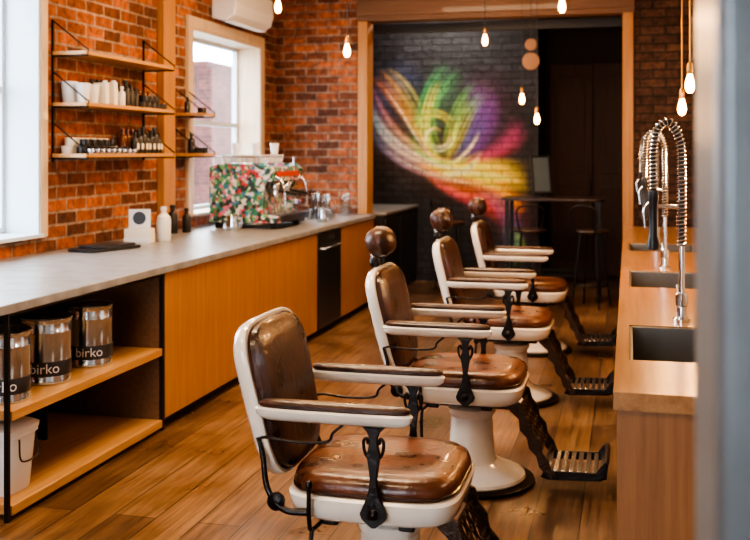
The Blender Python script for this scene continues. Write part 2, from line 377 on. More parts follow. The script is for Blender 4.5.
stroke([(425,150),(430,120),(440,95),(460,66)],.22,.18,(.03,.10,.05),.8)
fan([(450,160),(472,145),(476,112),(462,76)],[(458,164),(495,150),(500,118),(492,84)],9,Bl,Pu,.05,.06,.30,Pu,5)
fan([(455,162),(485,155),(505,140),(512,112)],[(455,166),(500,168),(522,150),(530,128)],9,Pk,R_,.04,.045,.36,Pk,5)
fan([(366,96),(380,140),(420,170),(500,172)],[(368,132),(388,166),(440,190),(520,186)],14,Cy,Bl,.024,.03,.75,O_)
fan([(372,80),(388,120),(412,158),(480,170)],[(366,104),(384,140),(418,168),(500,176)],8,Pk,Bl,.022,.03,.6,Yl)
fan([(376,70),(402,86),(416,124),(440,164)],[(370,82),(394,104),(410,138),(446,168)],8,O_,R_,.022,.028,.6,Yl)
fan([(386,66),(414,78),(428,112),(436,150)],[(378,72),(402,90),(418,124),(438,160)],6,Yl,O_,.018,.02,.6,G_)
fan([(420,166),(452,172),(484,150),(530,168)],[(414,158),(446,186),(490,172),(531,198)],14,Yl,O_,.020,.045,.75,Yl)
fan([(424,170),(452,196),(490,184),(530,204)],[(430,174),(456,206),(486,202),(512,236)],10,O_,Pk,.028,.045,.55,R_)
fan([(462,170),(490,176),(512,188),(527,206)],[(460,176),(484,192),(502,206),(512,226)],9,Yl,O_,.028,.035,.6,O_)
fan([(470,190),(498,202),(512,228),(502,262)],[(478,186),(520,198),(530,226),(520,262)],7,Pk,Pu,.045,.04,.4,Bl)
fan([(500,228),(512,236),(518,250),(508,270)],[(512,224),(526,236),(530,252),(520,270)],5,G_,LG,.03,.03,.5)
fan([(444,160),(404,140),(414,96),(440,62)],[(444,160),(428,132),(432,100),(462,72)],12,G_,LG,.018,.018,.7,G_,4)
fan([(446,160),(444,130),(448,104),(474,78)],[(448,162),(466,138),(472,114),(486,96)],10,LG,Yl,.020,.016,.65,G_,4)
fan([(440,162),(412,146),(420,106),(434,80)],[(444,162),(424,140),(428,106),(446,84)],7,Yl,LG,.014,.012,.8,Yl,3)
fan([(450,158),(468,140),(476,112),(480,84)],[(454,160),(482,142),(488,118),(494,98)],4,Cy,Bl,.014,.014,.6,Pu,3)
fan([(480,150),(456,178),(404,164),(408,128)],[(474,154),(452,172),(412,160),(416,130)],5,Yl,LG,.018,.02,.85,G_,1.5)
fan([(408,134),(410,104),(448,102),(456,126)],[(416,134),(418,112),(444,110),(450,128)],5,G_,LG,.018,.016,.85,Yl,1.5)
fan([(456,122),(462,146),(438,160),(428,146)],[(450,124),(452,142),(440,150),(432,142)],4,LG,Yl,.016,.012,.9,Wh,1.2)
stroke([(428,150),(420,134),(432,122),(442,132)],.018,.014,Wh,.85,Yl)
stroke([(374,124),(396,160),(440,178),(506,164)],.013,.016,Wh,.9,Yl)
stroke([(372,108),(392,150),(436,172),(500,176)],.010,.014,Wh,.8,Wh)
stroke([(380,144),(408,172),(452,184),(526,190)],.012,.018,Wh,.8,Yl)
stroke([(384,88),(402,108),(414,142),(440,166)],.011,.012,Wh,.7,Wh)
stroke([(436,170),(456,180),(472,172),(482,150)],.040,.025,(.95,.85,.35),.9)
stroke([(446,166),(462,160),(474,146),(480,130)],.024,.016,(.95,.85,.35),.75)
stroke([(444,172),(470,176),(500,172),(528,184)],.03,.035,(.95,.74,.18),.75)
col=np.clip(col*1.5,0,1)
V=[(x,YM,z) for z in gz for x in gx]
Fc=[(j*nx+i,j*nx+i+1,(j+1)*nx+i+1,(j+1)*nx+i) for j in range(nz-1) for i in range(nx-1)]
me=bpy.data.meshes.new('wall_back'); me.from_pydata(V,[],Fc); me.update(); me.materials.append(M['brickM'])
at=me.color_attributes.new('paint','FLOAT_COLOR','POINT')
at.data.foreach_set('color',np.concatenate([col,np.ones((len(col),1))],1).astype(np.float32).ravel())
wb=bpy.data.objects.new('wall_back',me); S.collection.objects.link(wb)
core=boxes('core',[(XL,-1.002,YM+.004,YM+.15,0,CEIL),(-1.12,-1.0,YM+.002,YB,0,CEIL)],'darkw'); core.parent=wb
box('wall_back_recess',-1.3,XR,YB-.05,YB+.1,0,CEIL,'darkw')
dp=[box('leaf_1',-.93,-.42,YB-.1,YB-.055,.01,2.6,'darkd',.004),box('leaf_2',-.41,.1,YB-.1,YB-.055,.01,2.6,'darkd',.004)]
for i,x in enumerate((-.93,-.41)):
    for j,(a,b) in enumerate(((.2,1.1),(1.25,2.45))):
        dp.append(box('panel_%d%d'%(i,j),x+.09,x+.42,YB-.112,YB-.1,a,b,'darkd',.006))
dp.append(tube('handle',[(-.45,YB-.11,1.0),(-.45,YB-.15,1.02),(-.45,YB-.15,1.18),(-.45,YB-.11,1.2)],.008,'dsteel'))
group('door_1',dp)
box('trim_recess_head',-2.53,-.05,YP+.3,YP+.36,2.74,2.83,'black')

# ---------------- left counter ----------------
CX=-2.46; CT=.90
cp=[]
cp.append(box('countertop',XL+.002,CX+.02,3.5,YP-.025,.86,CT,'conc',.004))
cp.append(box('carcass_closed',XL+.01,CX-.02,5.03,YP-.03,.06,.858,'darkw'))
ys=[5.03,6.42,7.80]
for i in range(2):
    cp.append(box('door_panel_%d'%(i+1),CX-.02,CX,ys[i]+.002,ys[i+1]-.002,.06,.855,'woodO',.002))
cp.append(box('door_panel_3',CX-.02,CX,8.50,YP-.03,.06,.855,'woodO',.002))
cp.append(box('toe_kick',XL+.02,CX-.05,5.0,YP-.03,0,.058,'black'))
cp.append(boxes('open_shelf_frame',[(CX-.02,CX,3.6,3.615,0,.858),(CX-.02,CX,5.0,5.025,0,.858),(XL+.02,XL+.05,3.6,3.63,0,.858),(CX-.02,CX,3.615,5.0,.845,.858)],'black'))
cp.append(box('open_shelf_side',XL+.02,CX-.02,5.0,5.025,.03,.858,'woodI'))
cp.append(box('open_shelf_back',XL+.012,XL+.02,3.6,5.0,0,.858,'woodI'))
cp.append(box('open_shelf_divider',XL+.02,CX-.4,4.50,4.52,.06,.85,'black'))
cp.append(box('open_shelf_mid',XL+.02,CX,3.63,4.998,.41,.45,'woodY',.002))
cp.append(box('open_shelf_bottom',XL+.02,CX,3.63,4.998,.02,.06,'woodY',.002))
group('counter_cabinet',cp)
dw=[box('body',CX-.018,CX+.004,7.815,8.485,.06,.852,'dsteel',.004),box('control_strip',CX+.004,CX+.01,7.83,8.47,.76,.845,'blackp',.002),
 tube('handle',[(CX+.004,7.9,.72),(CX+.03,7.9,.72),(CX+.03,8.4,.72),(CX+.004,8.4,.72)],.007,'steel',smooth=False),
 box('display',CX+.01,CX+.012,8.1,8.25,.79,.82,'steel')]
group('dishwasher',dw)
group('rear_counter',[box('top',XL+.002,-2.4,YP+.24,YM-.01,.87,.9,'conc',.003),box('body',XL+.002,-2.43,YP+.24,YM-.01,0,.868,'blackp',.003),
  box('drawer_1',-2.43,-2.415,YP+.28,YP+.95,.1,.84,'dsteel',.003),box('drawer_2',-2.43,-2.415,YP+.98,YM-.05,.1,.84,'dsteel',.003)])

def urn(name,x,y,r=.125,h=.29,z=.45,rot=0):
    ps=[lathe('body',[(r*.96,0),(r,.006),(r,.02),(r*.985,.026),(r*.985,h-.07),(r,h-.066),(r,h-.058),(r*.985,h-.054),(r*.985,h-.02),(r*1.02,h-.015),(r*1.03,h),(r*.98,h+.006),(r*.9,h+.004),(r*.5,h+.006),(0.0,h+.006)],'urnm',seg=40),
        lathe('band',[(r*.987,.040),(r*.993,.042),(r*.993,.105),(r*.987,.107)],'label',seg=40),
        textmesh('lettering','birko',.064,'white',R=r*.997,center=(0,0,.075)),
        tube('handle',[(-r,0,h-.06),(-r-.02,0,h-.07),(-r-.022,0,h-.13),(-r,0,h-.14)],.004,'steel')]
    return group(name,ps,(x,y,z),rot)
for (x,y,r) in ((-2.62,3.80,.115),(-2.64,4.16,.115),(-2.64,4.55,.115)):
    urn('hot_water_urn',x,y,r,h=.30,rot=.5)
tb=[loft('tub',[(0,.12,.09),(.01,.125,.095),(.24,.145,.112),(.245,.155,.12),(.26,.155,.12),(.26,.14,.107),(.02,.12,.09)],'white',n=6),
    loft('lid',[(.262,.158,.123),(.28,.16,.125),(.29,.14,.11)],'white',n=6),
    tube('handle',[(.158,-.06,.24),(.17,-.06,.15),(.17,.06,.15),(.158,.06,.24)],.004,'blackp')]
group('plastic_tub',tb,(-2.66,3.80,.06))

# ---------------- wall shelves ----------------
def shelf_unit(name,y0,y1,zs,depth=.25,rails=None):
    ps=[]; zt=max(zs)+.20; zb=min(zs)-.05
    for i,z in enumerate(zs): ps.append(box('board_%d'%(i+1),XL+.014,XL+depth,y0,y1,z-.024,z,'woodY',.002))
    for j,y in enumerate(rails or (y0+.02,y1-.03)):
        ps.append(box('rail_%d'%(j+1),XL+.001,XL+.013,y-.008,y+.008,zb,zt,'black'))
        for i,z in enumerate(zs):
            ps.append(tube('brace_%d%d'%(j,i),[(XL+.012,y,z+.19),(XL+depth-.005,y,z+.012),(XL+depth+.004,y,z+.012),(XL+depth+.004,y,z-.03),(XL+.012,y,z-.03)],.005,'black',smooth=False,seg=8))
    group(name,ps)
Z1,Z2,Z3=1.51,1.83,2.15
shelf_unit('wall_shelf',5.56,6.82,(Z1,Z2,Z3))
shelf_unit('wall_shelf',7.30,7.56,(Z1,Z2),rails=(7.32,7.54))
bot=[(.024,0),(.026,.01),(.026,.09),(.02,.105),(.011,.112),(.011,.125),(.014,.126),(.014,.145),(0.001,.146)]
tin=[(.034,0),(.035,.003),(.035,.03),(.036,.031),(.036,.045),(.001,.046)]
cup=[(.03,0),(.042,.10),(.044,.10),(.044,.105),(.001,.104)]
A=XL
multilathe('hair_product_tins',tin,'blackp',[(A+.15,5.68+i*.08,Z1,1) for i in range(8)]+[(A+.15,5.72+i*.08,Z1+.047,1) for i in range(5)])
multilathe('pomade_tins',tin,'card',[(A+.06,5.66+i*.08,Z1,1.1) for i in range(8)]+[(A+.06,5.70+i*.08,Z1+.052,1.1) for i in range(6)])
multilathe('silver_tins',tin,'steel',[(A+.225,5.66+i*.07,Z1,.66) for i in range(9)])
multilathe('styling_bottles',bot,'blackp',[(A+.17,6.34+i*.06,Z1,1.0+.14*((i*7)%3)) for i in range(7)])
multilathe('tonic_bottles',bot,'amber',[(A+.08,6.34+i*.065,Z1,1.2) for i in range(6)])
boxes('bottle_labels',[(A+.1965+.0036*((i*7)%3),A+.199+.0038*((i*7)%3),6.34+i*.06-.014,6.34+i*.06+.014,Z1+.03,Z1+.07) for i in range(7)],'card')
multilathe('paper_cups',cup,'white',[(A+.17,5.66,Z2,1.15),(A+.17,5.77,Z2,1.15),(A+.06,5.68,Z2,1.3),(A+.06,5.82,Z2,1.3)])
boxes('product_boxes',[(A+.13,A+.22,5.85,5.90,Z2,Z2+.14),(A+.13,A+.22,5.965,6.01,Z2,Z2+.15)],'card',.003)
multilathe('white_lotion_bottles',bot,'white',[(A+.17,5.93,Z2,1.1),(A+.17,6.045,Z2,1.15),(A+.20,6.10,Z2,.9)])
multilathe('shampoo_bottles',bot,'blackp',[(A+.16,6.16+i*.07,Z2,.95+.14*((i*5)%3)) for i in range(4)])
multilathe('conditioner_bottles',bot,'blackp',[(A+.06,5.96+i*.07,Z2,1.2) for i in range(6)])
multilathe('wax_jars',tin,'label',[(A+.16,6.46+i*.08,Z2,1) for i in range(5)]+[(A+.16,6.50+i*.08,Z2+.047,1) for i in range(3)])
multilathe('beard_oil_bottles',bot,'amber',[(A+.07,6.46+i*.07,Z2,.95) for i in range(5)])
multilathe('small_jars',tin,'blackp',[(A+.18,7.38,Z1,1),(A+.18,7.48,Z1,1)])
multilathe('powder_jar',tin,'blackp',[(A+.19,7.43,Z2,1)])
multilathe('spray_bottle',bot,'dsteel',[(A+.08,7.39,Z2,.9)])
multilathe('mist_bottle',bot,'dsteel',[(A+.08,7.47,Z1,1.1)])

ac=[prism('shell',[(XL+.002,2.68),(XL+.14,2.66),(XL+.21,2.71),(XL+.235,2.80),(XL+.225,2.95),(XL+.19,2.98),(XL+.002,2.98)],8.05,8.98,'white',.01),
    box('vent_flap',XL+.1,XL+.19,8.1,8.9,2.652,2.658,'card',.001)]
for i in range(3): ac.append(box('louvre_%d'%i,XL+.06+.04*i,XL+.065+.04*i,8.1,8.9,2.656,2.665,'label'))
group('air_conditioner',ac)

# ---------------- espresso machine ----------------
ex,ey=-3.30,7.55
e=[]
prof=[(0,.05),(0,.50),(.10,.53),(.50,.52),(.56,.47),(.50,.40),(.46,.30),(.46,.12),(.60,.10),(.60,.05)]
e.append(prism('side_panel_near',prof,0,.03,'floral',.006))
e.append(prism('side_panel_far',prof,.72,.75,'floral',.006))
e.append(box('boiler_body',.01,.42,.03,.72,.06,.50,'floral',.01))
e.append(box('upper_fascia',.42,.54,.03,.72,.38,.50,'floral',.01))
e.append(box('drip_tray',.42,.62,.03,.72,.055,.11,'blackp',.005))
e.append(box('drip_grille',.43,.61,.05,.70,.111,.118,'steel'))
for i,y in enumerate((.22,.5)):
    e.append(lathe('group_head_%d'%i,[(.035,.30),(.04,.31),(.04,.36),(.03,.38)],'chrome',(.49,y,0),20))
    e.append(tube('portafilter_%d'%i,[(.50,y,.30),(.58,y,.29),(.68,y,.27)],.013,'blackp'))
    e.append(lathe('basket_%d'%i,[(.02,.25),(.036,.27),(.036,.30),(.02,.301)],'chrome',(.49,y,0),20))
e.append(tube('steam_wand_1',[(.54,.10,.42),(.60,.10,.36),(.62,.09,.20),(.60,.09,.15)],.006,'chrome'))
e.append(tube('steam_wand_2',[(.54,.66,.42),(.60,.66,.36),(.62,.67,.20),(.60,.67,.15)],.006,'chrome'))
e.append(tube('cup_rail',[(.03,.03,.58),(.48,.03,.58),(.48,.71,.58),(.03,.71,.58),(.03,.03,.58)],.006,'chrome',smooth=False))
for i,(a,b) in enumerate(((.03,.03),(.48,.03),(.48,.71),(.03,.71))): e.append(tube('rail_post_%d'%i,[(a,b,.5),(a,b,.58)],.005,'chrome',smooth=False))
e.append(boxes('feet',[(.03,.08,.05,.1,0,.06),(.5,.55,.05,.1,0,.06),(.03,.08,.62,.67,0,.06),(.5,.55,.62,.67,0,.06)],'blackp'))
e.append(boxes('red_badge',[(.541,.548,.1,.65,.42,.46),(.60,.612,.05,.70,.06,.10)],'red',.002))
group('espresso_machine',e,(ex,ey,CT))
cupp=[(.025,0),(.04,.06),(.042,.065),(.038,.065),(.001,.01)]
multilathe('coffee_cups',cupp,'white',[(ex+.10+.1*i,ey+.12+.11*j,CT+.532,1) for i in range(4) for j in range(5)])
multilathe('stacked_takeaway_cups',cup,'white',[(ex+.15,ey+.2,CT+.60,.9),(ex+.27,ey+.33,CT+.60,.9),(ex+.38,ey+.5,CT+.60,.9)])
g=[box('base',-.10,.12,-.10,.10,0,.04,'blackp',.006),box('body',-.08,.06,-.08,.08,.04,.34,'steel',.015),
   lathe('hopper',[(.04,.34),(.05,.36),(.085,.50),(.085,.51),(0,.52)],'glass',(0,0,0),24),box('dosing_fork',.06,.12,-.03,.03,.16,.2,'chrome',.003)]
group('coffee_grinder',g,(-2.95,8.50,CT))
jug=[(.045,0),(.055,.02),(.06,.1),(.05,.2),(.055,.22),(.05,.22),(.045,.2),(.054,.1),(.05,.01)]
for (x,y) in ((-2.78,9.05),(-2.95,9.3),(-2.68,9.4)):
    group('glass_jug',[lathe('vessel',jug,'glass',seg=24),tube('handle',[(.05,0,.19),(.1,0,.17),(.1,0,.08),(.057,0,.06)],.006,'glass')],(x,y,CT))
multilathe('water_glasses',[(.028,0),(.035,.11),(.033,.11),(.026,.01)],'glass',[(-2.80+.09*i,8.66+.1*j,CT,1) for i in range(3) for j in range(2)])
for (x,y) in ((-2.62,8.45),(-3.02,7.36)):
    group('milk_pitcher',[lathe('vessel',[(.045,0),(.05,.008),(.052,.04),(.042,.09),(.044,.12),(.04,.12),(.001,.02)],'urnm',seg=24),tube('handle',[(.042,0,.11),(.075,0,.10),(.075,0,.04),(.052,0,.03)],.005,'urnm')],(x,y,CT))
mt=[loft('base_mat',[(0,.11,.23),(.004,.115,.235),(.016,.115,.235),(.02,.11,.23)],'blackp',n=7),
    loft('folded_flap',[(.02,.10,.17),(.024,.104,.175),(.032,.104,.175),(.035,.10,.17)],'label',n=6,off=(.0,.02,0))]
group('black_folder',mt,(-3.22,5.74,CT),-.25)
bw=[lathe('bottle',[(.045,0),(.05,.01),(.05,.14),(.045,.17),(.025,.19),(.018,.195),(.018,.215),(.022,.216),(.022,.24),(0.001,.242)],'white',seg=24)]
group('lotion_bottle',bw,(-3.13,6.38,CT))
group('display_box',[box('box',-.09,.09,-.06,.06,0,.10,'card',.005),box('lip',-.092,.092,-.065,-.061,0,.04,'white',.001)],(-3.22,6.2,CT),.2)
sg=[box('board',-.075,.075,-.005,.005,0,.13,'white',.002),lathe('ring',[(.03,0),(.045,0),(.045,.002),(.03,.002)],'label',(0,0,0),24,xf=Matrix.Translation((0,-.006,.07))@Matrix.Rotation(math.pi/2,4,'X'))]
group('counter_sign',sg,(-3.22,6.2,CT+.101),.2)
multilathe('syrup_bottles',bot,'blackp',[(-3.36,7.0,CT,1.5),(-3.3,7.12,CT,1.3)])

# ---------------- barber chairs ----------------
def chair_parts(head=True):
    p=[]
    so=.012
    p.append(lathe('base_ring',[(.285,0),(.29,.006),(.29,.016),(.28,.022),(.2,.022)],'iron',(.03,0,0),48))
    p.append(lathe('pedestal',[(.245,.022),(.25,.03),(.245,.042),(.20,.062),(.145,.08),(.118,.10),(.108,.13),(.10,.22),(.097,.30),(.11,.32),(.112,.34),(.10,.35),(.06,.355)],'enam',(.03,0,0),48))
    p.append(lathe('piston',[(.05,.35),(.05,.39)],'chrome',(.02,0,0),24))
    p.append(boxes('under_frame',[(-.18,.20,-.13,-.09,.365,.40),(-.18,.20,.09,.13,.365,.40),(-.14,-.09,-.2,.2,.37,.402),(.1,.15,-.2,.2,.37,.402)],'iron',.006))
    p.append(loft('seat_rim',[(.397,.20,.20),(.400,.24,.24),(.415,.260,.258),(.448,.270,.266),(.470,.273,.269),(.478,.266,.262),(.478,.24,.24)],'enam',n=5,off=(so,0,0)))
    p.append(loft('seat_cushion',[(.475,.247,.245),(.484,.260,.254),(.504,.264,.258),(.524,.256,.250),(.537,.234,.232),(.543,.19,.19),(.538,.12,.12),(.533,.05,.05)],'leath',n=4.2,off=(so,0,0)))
    pl=[(.262*a+so,.256*b,.489) for a,b in sup(4.2,56)]; pl.append(pl[0])
    p.append(tube('seat_piping',pl,.005,'leathd',smooth=False,seg=6))
    lean=math.radians(13)
    ux=Vector((-math.sin(lean),0,math.cos(lean))); uz=Vector((math.cos(lean),0,math.sin(lean)))
    cen=Vector((-.345,0,.736))
    X=Matrix(((ux.x,0,uz.x,cen.x),(0,1,0,cen.y),(ux.z,0,uz.z,cen.z),(0,0,0,1)))
    hb=.253
    p.append(loft('back_shell',[(-.045,hb*.80,.20),(-.038,hb*.92,.228),(-.022,hb*.985,.245),(-.005,hb,.25),(.006,hb,.25),(.013,hb*.985,.245),(.013,hb*.9,.22)],'enam',n=4.6,xf=X,taper=.10))
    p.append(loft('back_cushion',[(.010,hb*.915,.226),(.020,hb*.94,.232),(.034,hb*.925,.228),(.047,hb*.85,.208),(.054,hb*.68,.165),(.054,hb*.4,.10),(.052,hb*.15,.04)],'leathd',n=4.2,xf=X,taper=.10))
    pl=[X@Vector((hb*.94*a,.232*b*(1+.1*a),.017)) for a,b in sup(4.2,56)]; pl.append(pl[0])
    p.append(tube('back_piping',pl,.0045,'leathd',smooth=False,seg=6))
    for sgn,nm in ((-1,'r'),(1,'l')):
        y=sgn*.268
        p.append(loft('arm_'+nm,[(.704,.21,.012),(.711,.228,.022),(.722,.242,.031),(.738,.246,.034),(.744,.240,.029)],'enam',n=3.2,off=(-.085,y,0)))
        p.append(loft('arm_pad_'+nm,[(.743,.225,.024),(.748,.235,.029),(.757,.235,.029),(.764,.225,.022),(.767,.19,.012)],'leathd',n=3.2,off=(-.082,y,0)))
        w=[(.73-.018,.034),(.70,.020),(.68,.012),(.655,.015),(.63,.021),(.60,.016),(.56,.0105),(.53,.014),(.50,.022),(.475,.034),(.455,.042),(.44,.036),(.425,.018),(.415,.006)]
        pts=[(.045+a,z-.008) for z,a in w]+[(.045-a,z-.008) for z,a in reversed(w)]
        y0=sgn*.274; y1=sgn*.29
        p.append(prism('arm_support_'+nm,pts,min(y0,y1),max(y0,y1),'iron',.003))
        yy=sgn*.282
        p.append(tube('scroll_a_'+nm,[(.045,yy,.60),(.070,yy,.625),(.076,yy,.66),(.066,yy,.672),(.062,yy,.655)],.005,'iron',seg=8))
        p.append(tube('scroll_b_'+nm,[(.045,yy,.60),(.020,yy,.625),(.014,yy,.66),(.024,yy,.672),(.028,yy,.655)],.005,'iron',seg=8))
        p.append(lathe('boss_'+nm,[(.016,0),(.016,.006),(.008,.012),(0,.013)],'iron',seg=16,xf=Matrix.Translation((.045,sgn*.289,.448))@Matrix.Rotation(-sgn*math.pi/2,4,'X')))
        p.append(tube('hinge_'+nm,[(-.16,sgn*.267,.43),(-.24,sgn*.272,.435),(-.295,sgn*.262,.49),(-.315,sgn*.25,.585),(-.332,sgn*.245,.64)],.012,'iron',seg=10,r2=.007))
        p.append(lathe('hinge_disc_'+nm,[(.028,0),(.028,.010),(.018,.016),(0,.016)],'iron',seg=20,xf=Matrix.Translation((-.265,sgn*.263,.455))@Matrix.Rotation(-sgn*math.pi/2,4,'X')))
        p.append(tube('recline_rod_'+nm,[(-.33,sgn*.26,.640),(-.29,sgn*.282,.652),(-.20,sgn*.284,.645),(-.10,sgn*.284,.652),(-.08,sgn*.284,.68),(-.05,sgn*.278,.705)],.0045,'iron',seg=8))
        w2=[(.225,.405,.024),(.255,.385,.032),(.28,.345,.018),(.295,.305,.032),(.315,.265,.018),(.335,.225,.030),(.355,.185,.016),(.375,.145,.026),(.395,.11,.018),(.42,.09,.012)]
        dx,dz=.82,.57
        pts=[(x+dx*a,z+dz*a) for x,z,a in w2]+[(x-dx*a,z-dz*a) for x,z,a in reversed(w2)]
        p.append(prism('legrest_casting_'+nm,pts,min(sgn*.155,sgn*.170),max(sgn*.155,sgn*.170),'bronze',.004))
        p.append(prism('footplate_side_'+nm,[(.36,.085),(.39,.075),(.62,.085),(.645,.10),(.65,.145),(.635,.165),(.62,.15),(.60,.12),(.42,.115),(.38,.125)],min(sgn*.15,sgn*.162),max(sgn*.15,sgn*.162),'iron',.003))
    p.append(boxes('footplate_slats',[(.38+.034*i,.402+.034*i,-.15,.15,.105,.118) for i in range(8)],'steel',.003))
    p.append(tube('footplate_toe_bar',[(.640,-.16,.155),(.645,-.08,.16),(.645,.08,.16),(.640,.16,.155)],.012,'iron'))
    p.append(boxes('footplate_toe_plate',[(.632,.645,-.15,.15,.09,.15)],'iron',.003))
    a0=Vector((.27,0,.365)); a1=Vector((.385,0,.135)); dv=(a1-a0)
    for i in range(6):
        q=a0+dv*(i/5); p.append(tube('calf_bar_%d'%i,[(q.x,-.16,q.z),(q.x-.01,0,q.z-.008),(q.x,.16,q.z)],.007,'bronze',seg=8))
    for i in range(4):
        for k in range(-2,3):
            q=a0+dv*((i+.5)/5); rr=.024; n=dv.normalized()
            pl=[(q.x+n.x*rr*math.cos(t),k*.062+rr*math.sin(t),q.z+n.z*rr*math.cos(t)) for t in [j*math.pi/6 for j in range(13)]]
            p.append(tube('calf_ring_%d%d'%(i,k+2),pl,.005,'bronze',smooth=False,seg=6))
    p.append(tube('pump_lever',[(-.14,-.10,.378),(-.15,-.26,.378),(-.155,-.283,.41),(-.155,-.287,.49),(-.155,-.287,.51)],.007,'iron'))
    p.append(tube('pump_lever_drop',[(-.15,-.27,.378),(-.15,-.287,.32),(-.145,-.295,.20)],.007,'iron'))
    p.append(lathe('lever_knob',[(.0,.0),(.010,.006),(.012,.016),(.008,.026),(0,.03)],'iron',(-.155,-.287,.505),16))
    if head:
        p.append(tube('headrest_post',[(-.365,0,.80),(-.425,0,.94),(-.445,0,1.02),(-.435,0,1.07)],.011,'steel'))
        p.append(lathe('headrest_clamp',[(.022,0),(.026,.01),(.026,.03),(.02,.04)],'iron',(-.435,0,.975),20))
        HX=Matrix.Translation((-.405,0,1.095))@Matrix.Rotation(math.radians(70),4,'Y')
        p.append(loft('headrest_cushion',[(-.068,.02,.03),(-.062,.042,.055),(-.045,.060,.078),(-.02,.070,.090),(.01,.072,.093),(.035,.066,.085),(.055,.050,.066),(.066,.028,.038),(.068,.008,.01)],'leathd',n=2.3,xf=HX,seg=32))
        p.append(tube('headrest_seam',[HX@Vector((.073*math.cos(t),.094*math.sin(t),.005)) for t in [j*math.pi/12 for j in range(25)]],.0035,'leath',smooth=False,seg=6))
    return p
group('barber_chair',chair_parts(False),(-.775,3.15,0))
base=chair_parts(True); group('barber_chair',base,(-.735,4.62,0),.0)
for (x,y,r) in ((-.73,6.2,.0),(-.73,7.75,.0)):
    cps=[]
    for o in base:
        q=o.copy(); q.parent=None; S.collection.objects.link(q); cps.append(q)
    group('barber_chair',cps,(x,y,0),r)

# ---------------- wash bench ----------------
BX0,BX1=-.04,.745; BT=.85
segs=[(3.33,4.0),(5.13,5.85),(7.0,7.6)]
ystart,yend=2.87,9.3
bl=[];prev=ystart
for a,b in segs: bl.append((BX0,BX1,prev,a,BT-.05,BT)); prev=b
bl.append((BX0,BX1,prev,yend,BT-.05,BT))
for a,b in segs:
    bl.append((BX0,BX0+.045,a,b,BT-.05,BT)); bl.append((.46,BX1,a,b,BT-.05,BT))
wbp=[boxes('top',bl,'woodBt')]
wbp.append(boxes('carcass',[(BX0+.01,BX1,ystart+.01,ystart+.04,.0,BT-.05),(BX0+.01,BX1,yend-.04,yend-.01,0,BT-.05),(BX0+.01,BX0+.03,ystart+.04,yend-.04,0,BT-.05),(BX1-.02,BX1,ystart+.04,yend-.04,0,BT-.05)],'woodB',.002))
for i,(a,b) in enumerate(segs):
    x0,x1=BX0+.045,.46; t=.012; dz=.16
    wbp.append(boxes('basin_%d'%(i+1),[(x0,x0+t,a,b,BT-dz,BT-.004),(x1-t,x1,a,b,BT-dz,BT-.004),(x0,x1,a,a+t,BT-dz,BT-.004),(x0,x1,b-t,b,BT-dz,BT-.004),(x0,x1,a,b,BT-dz-.01,BT-dz)],'basin',.003))
    wbp.append(lathe('drain_%d'%(i+1),[(.03,BT-dz+.001),(.03,BT-dz+.005),(0,BT-dz+.005)],'chrome',((x0+x1)/2,(a+b)/2,0),20))
group('wash_bench',wbp)
def tap(loc):
    ps=[lathe('base',[(.035,0),(.035,.012),(.022,.02),(.02,.06),(.024,.065),(.024,.11),(.018,.115)],'chrome',seg=24),
        tube('stem',[(0,0,.11),(0,0,.52)],.012,'chrome',smooth=False),
        tube('lever',[(0,.02,.085),(.0,.06,.10),(0,.10,.13)],.007,'chrome')]
    path=[(0,0,.30),(0,0,.62),(-.008,0,.72),(-.045,0,.785),(-.09,0,.765),(-.108,0,.69),(-.11,0,.60),(-.11,0,.52)]
    pl=catmull(path,14)
    ps.append(tube('hose',path,.0125,'blackp'))
    L=[0]
    for i in range(1,len(pl)): L.append(L[-1]+(pl[i]-pl[i-1]).length)
    T=L[-1]; turns=int(T/.0155); hp=[]
    for k in range(turns*9):
        sL=T*k/(turns*9); i=min(bisect.bisect_right(L,sL),len(pl)-1); f=(sL-L[i-1])/max(1e-6,L[i]-L[i-1])
        pnt=pl[i-1].lerp(pl[i],f); tg=(pl[i]-pl[i-1]).normalized(); n1=Vector((0,1,0)); n2=tg.cross(n1)
        a=2*math.pi*k/9; hp.append(pnt+n1*.017*math.cos(a)+n2*.017*math.sin(a))
    ps.append(tube('spring',hp,.0032,'chrome',smooth=False,seg=6))
    ps.append(lathe('spray_head',[(.012,.28),(.022,.285),(.024,.31),(.016,.34),(.017,.47),(.02,.48),(.02,.515),(.012,.525)],'blackp',(-.11,0,0),20))
    ps.append(tube('holder_arm',[(0,0,.45),(-.05,0,.455),(-.09,0,.455)],.008,'chrome'))
    ps.append(tube('trigger',[(-.125,0,.47),(-.145,0,.44),(-.14,0,.37)],.005,'chrome'))
    group('spring_tap',ps,loc,.1)
tap((.205,4.12,BT)); tap((.205,5.97,BT)); tap((.205,7.72,BT))
multilathe('bench_bottles',bot,'blackp',[(.42,4.5,BT,1.1),(.49,4.58,BT,1.2)])
for i,y in enumerate((3.5,5.3,7.0)):
    group('wall_mirror',[box('glass',XR-.02,XR-.012,y-.45,y+.45,1.1,2.2,'mirror'),
      boxes('frame',[(XR-.035,XR-.001,y-.5,y-.45,1.05,2.25),(XR-.035,XR-.001,y+.45,y+.5,1.05,2.25),(XR-.035,XR-.001,y-.45,y+.45,1.05,1.1),(XR-.035,XR-.001,y-.45,y+.45,2.2,2.25)],'woodP')])
group('pillar',[box('shaft',.075,.30,.92,1.22,.1,CEIL-.001,'pillar',.012,),box('plinth',.068,.307,.913,1.227,0,.1,'black',.004)])

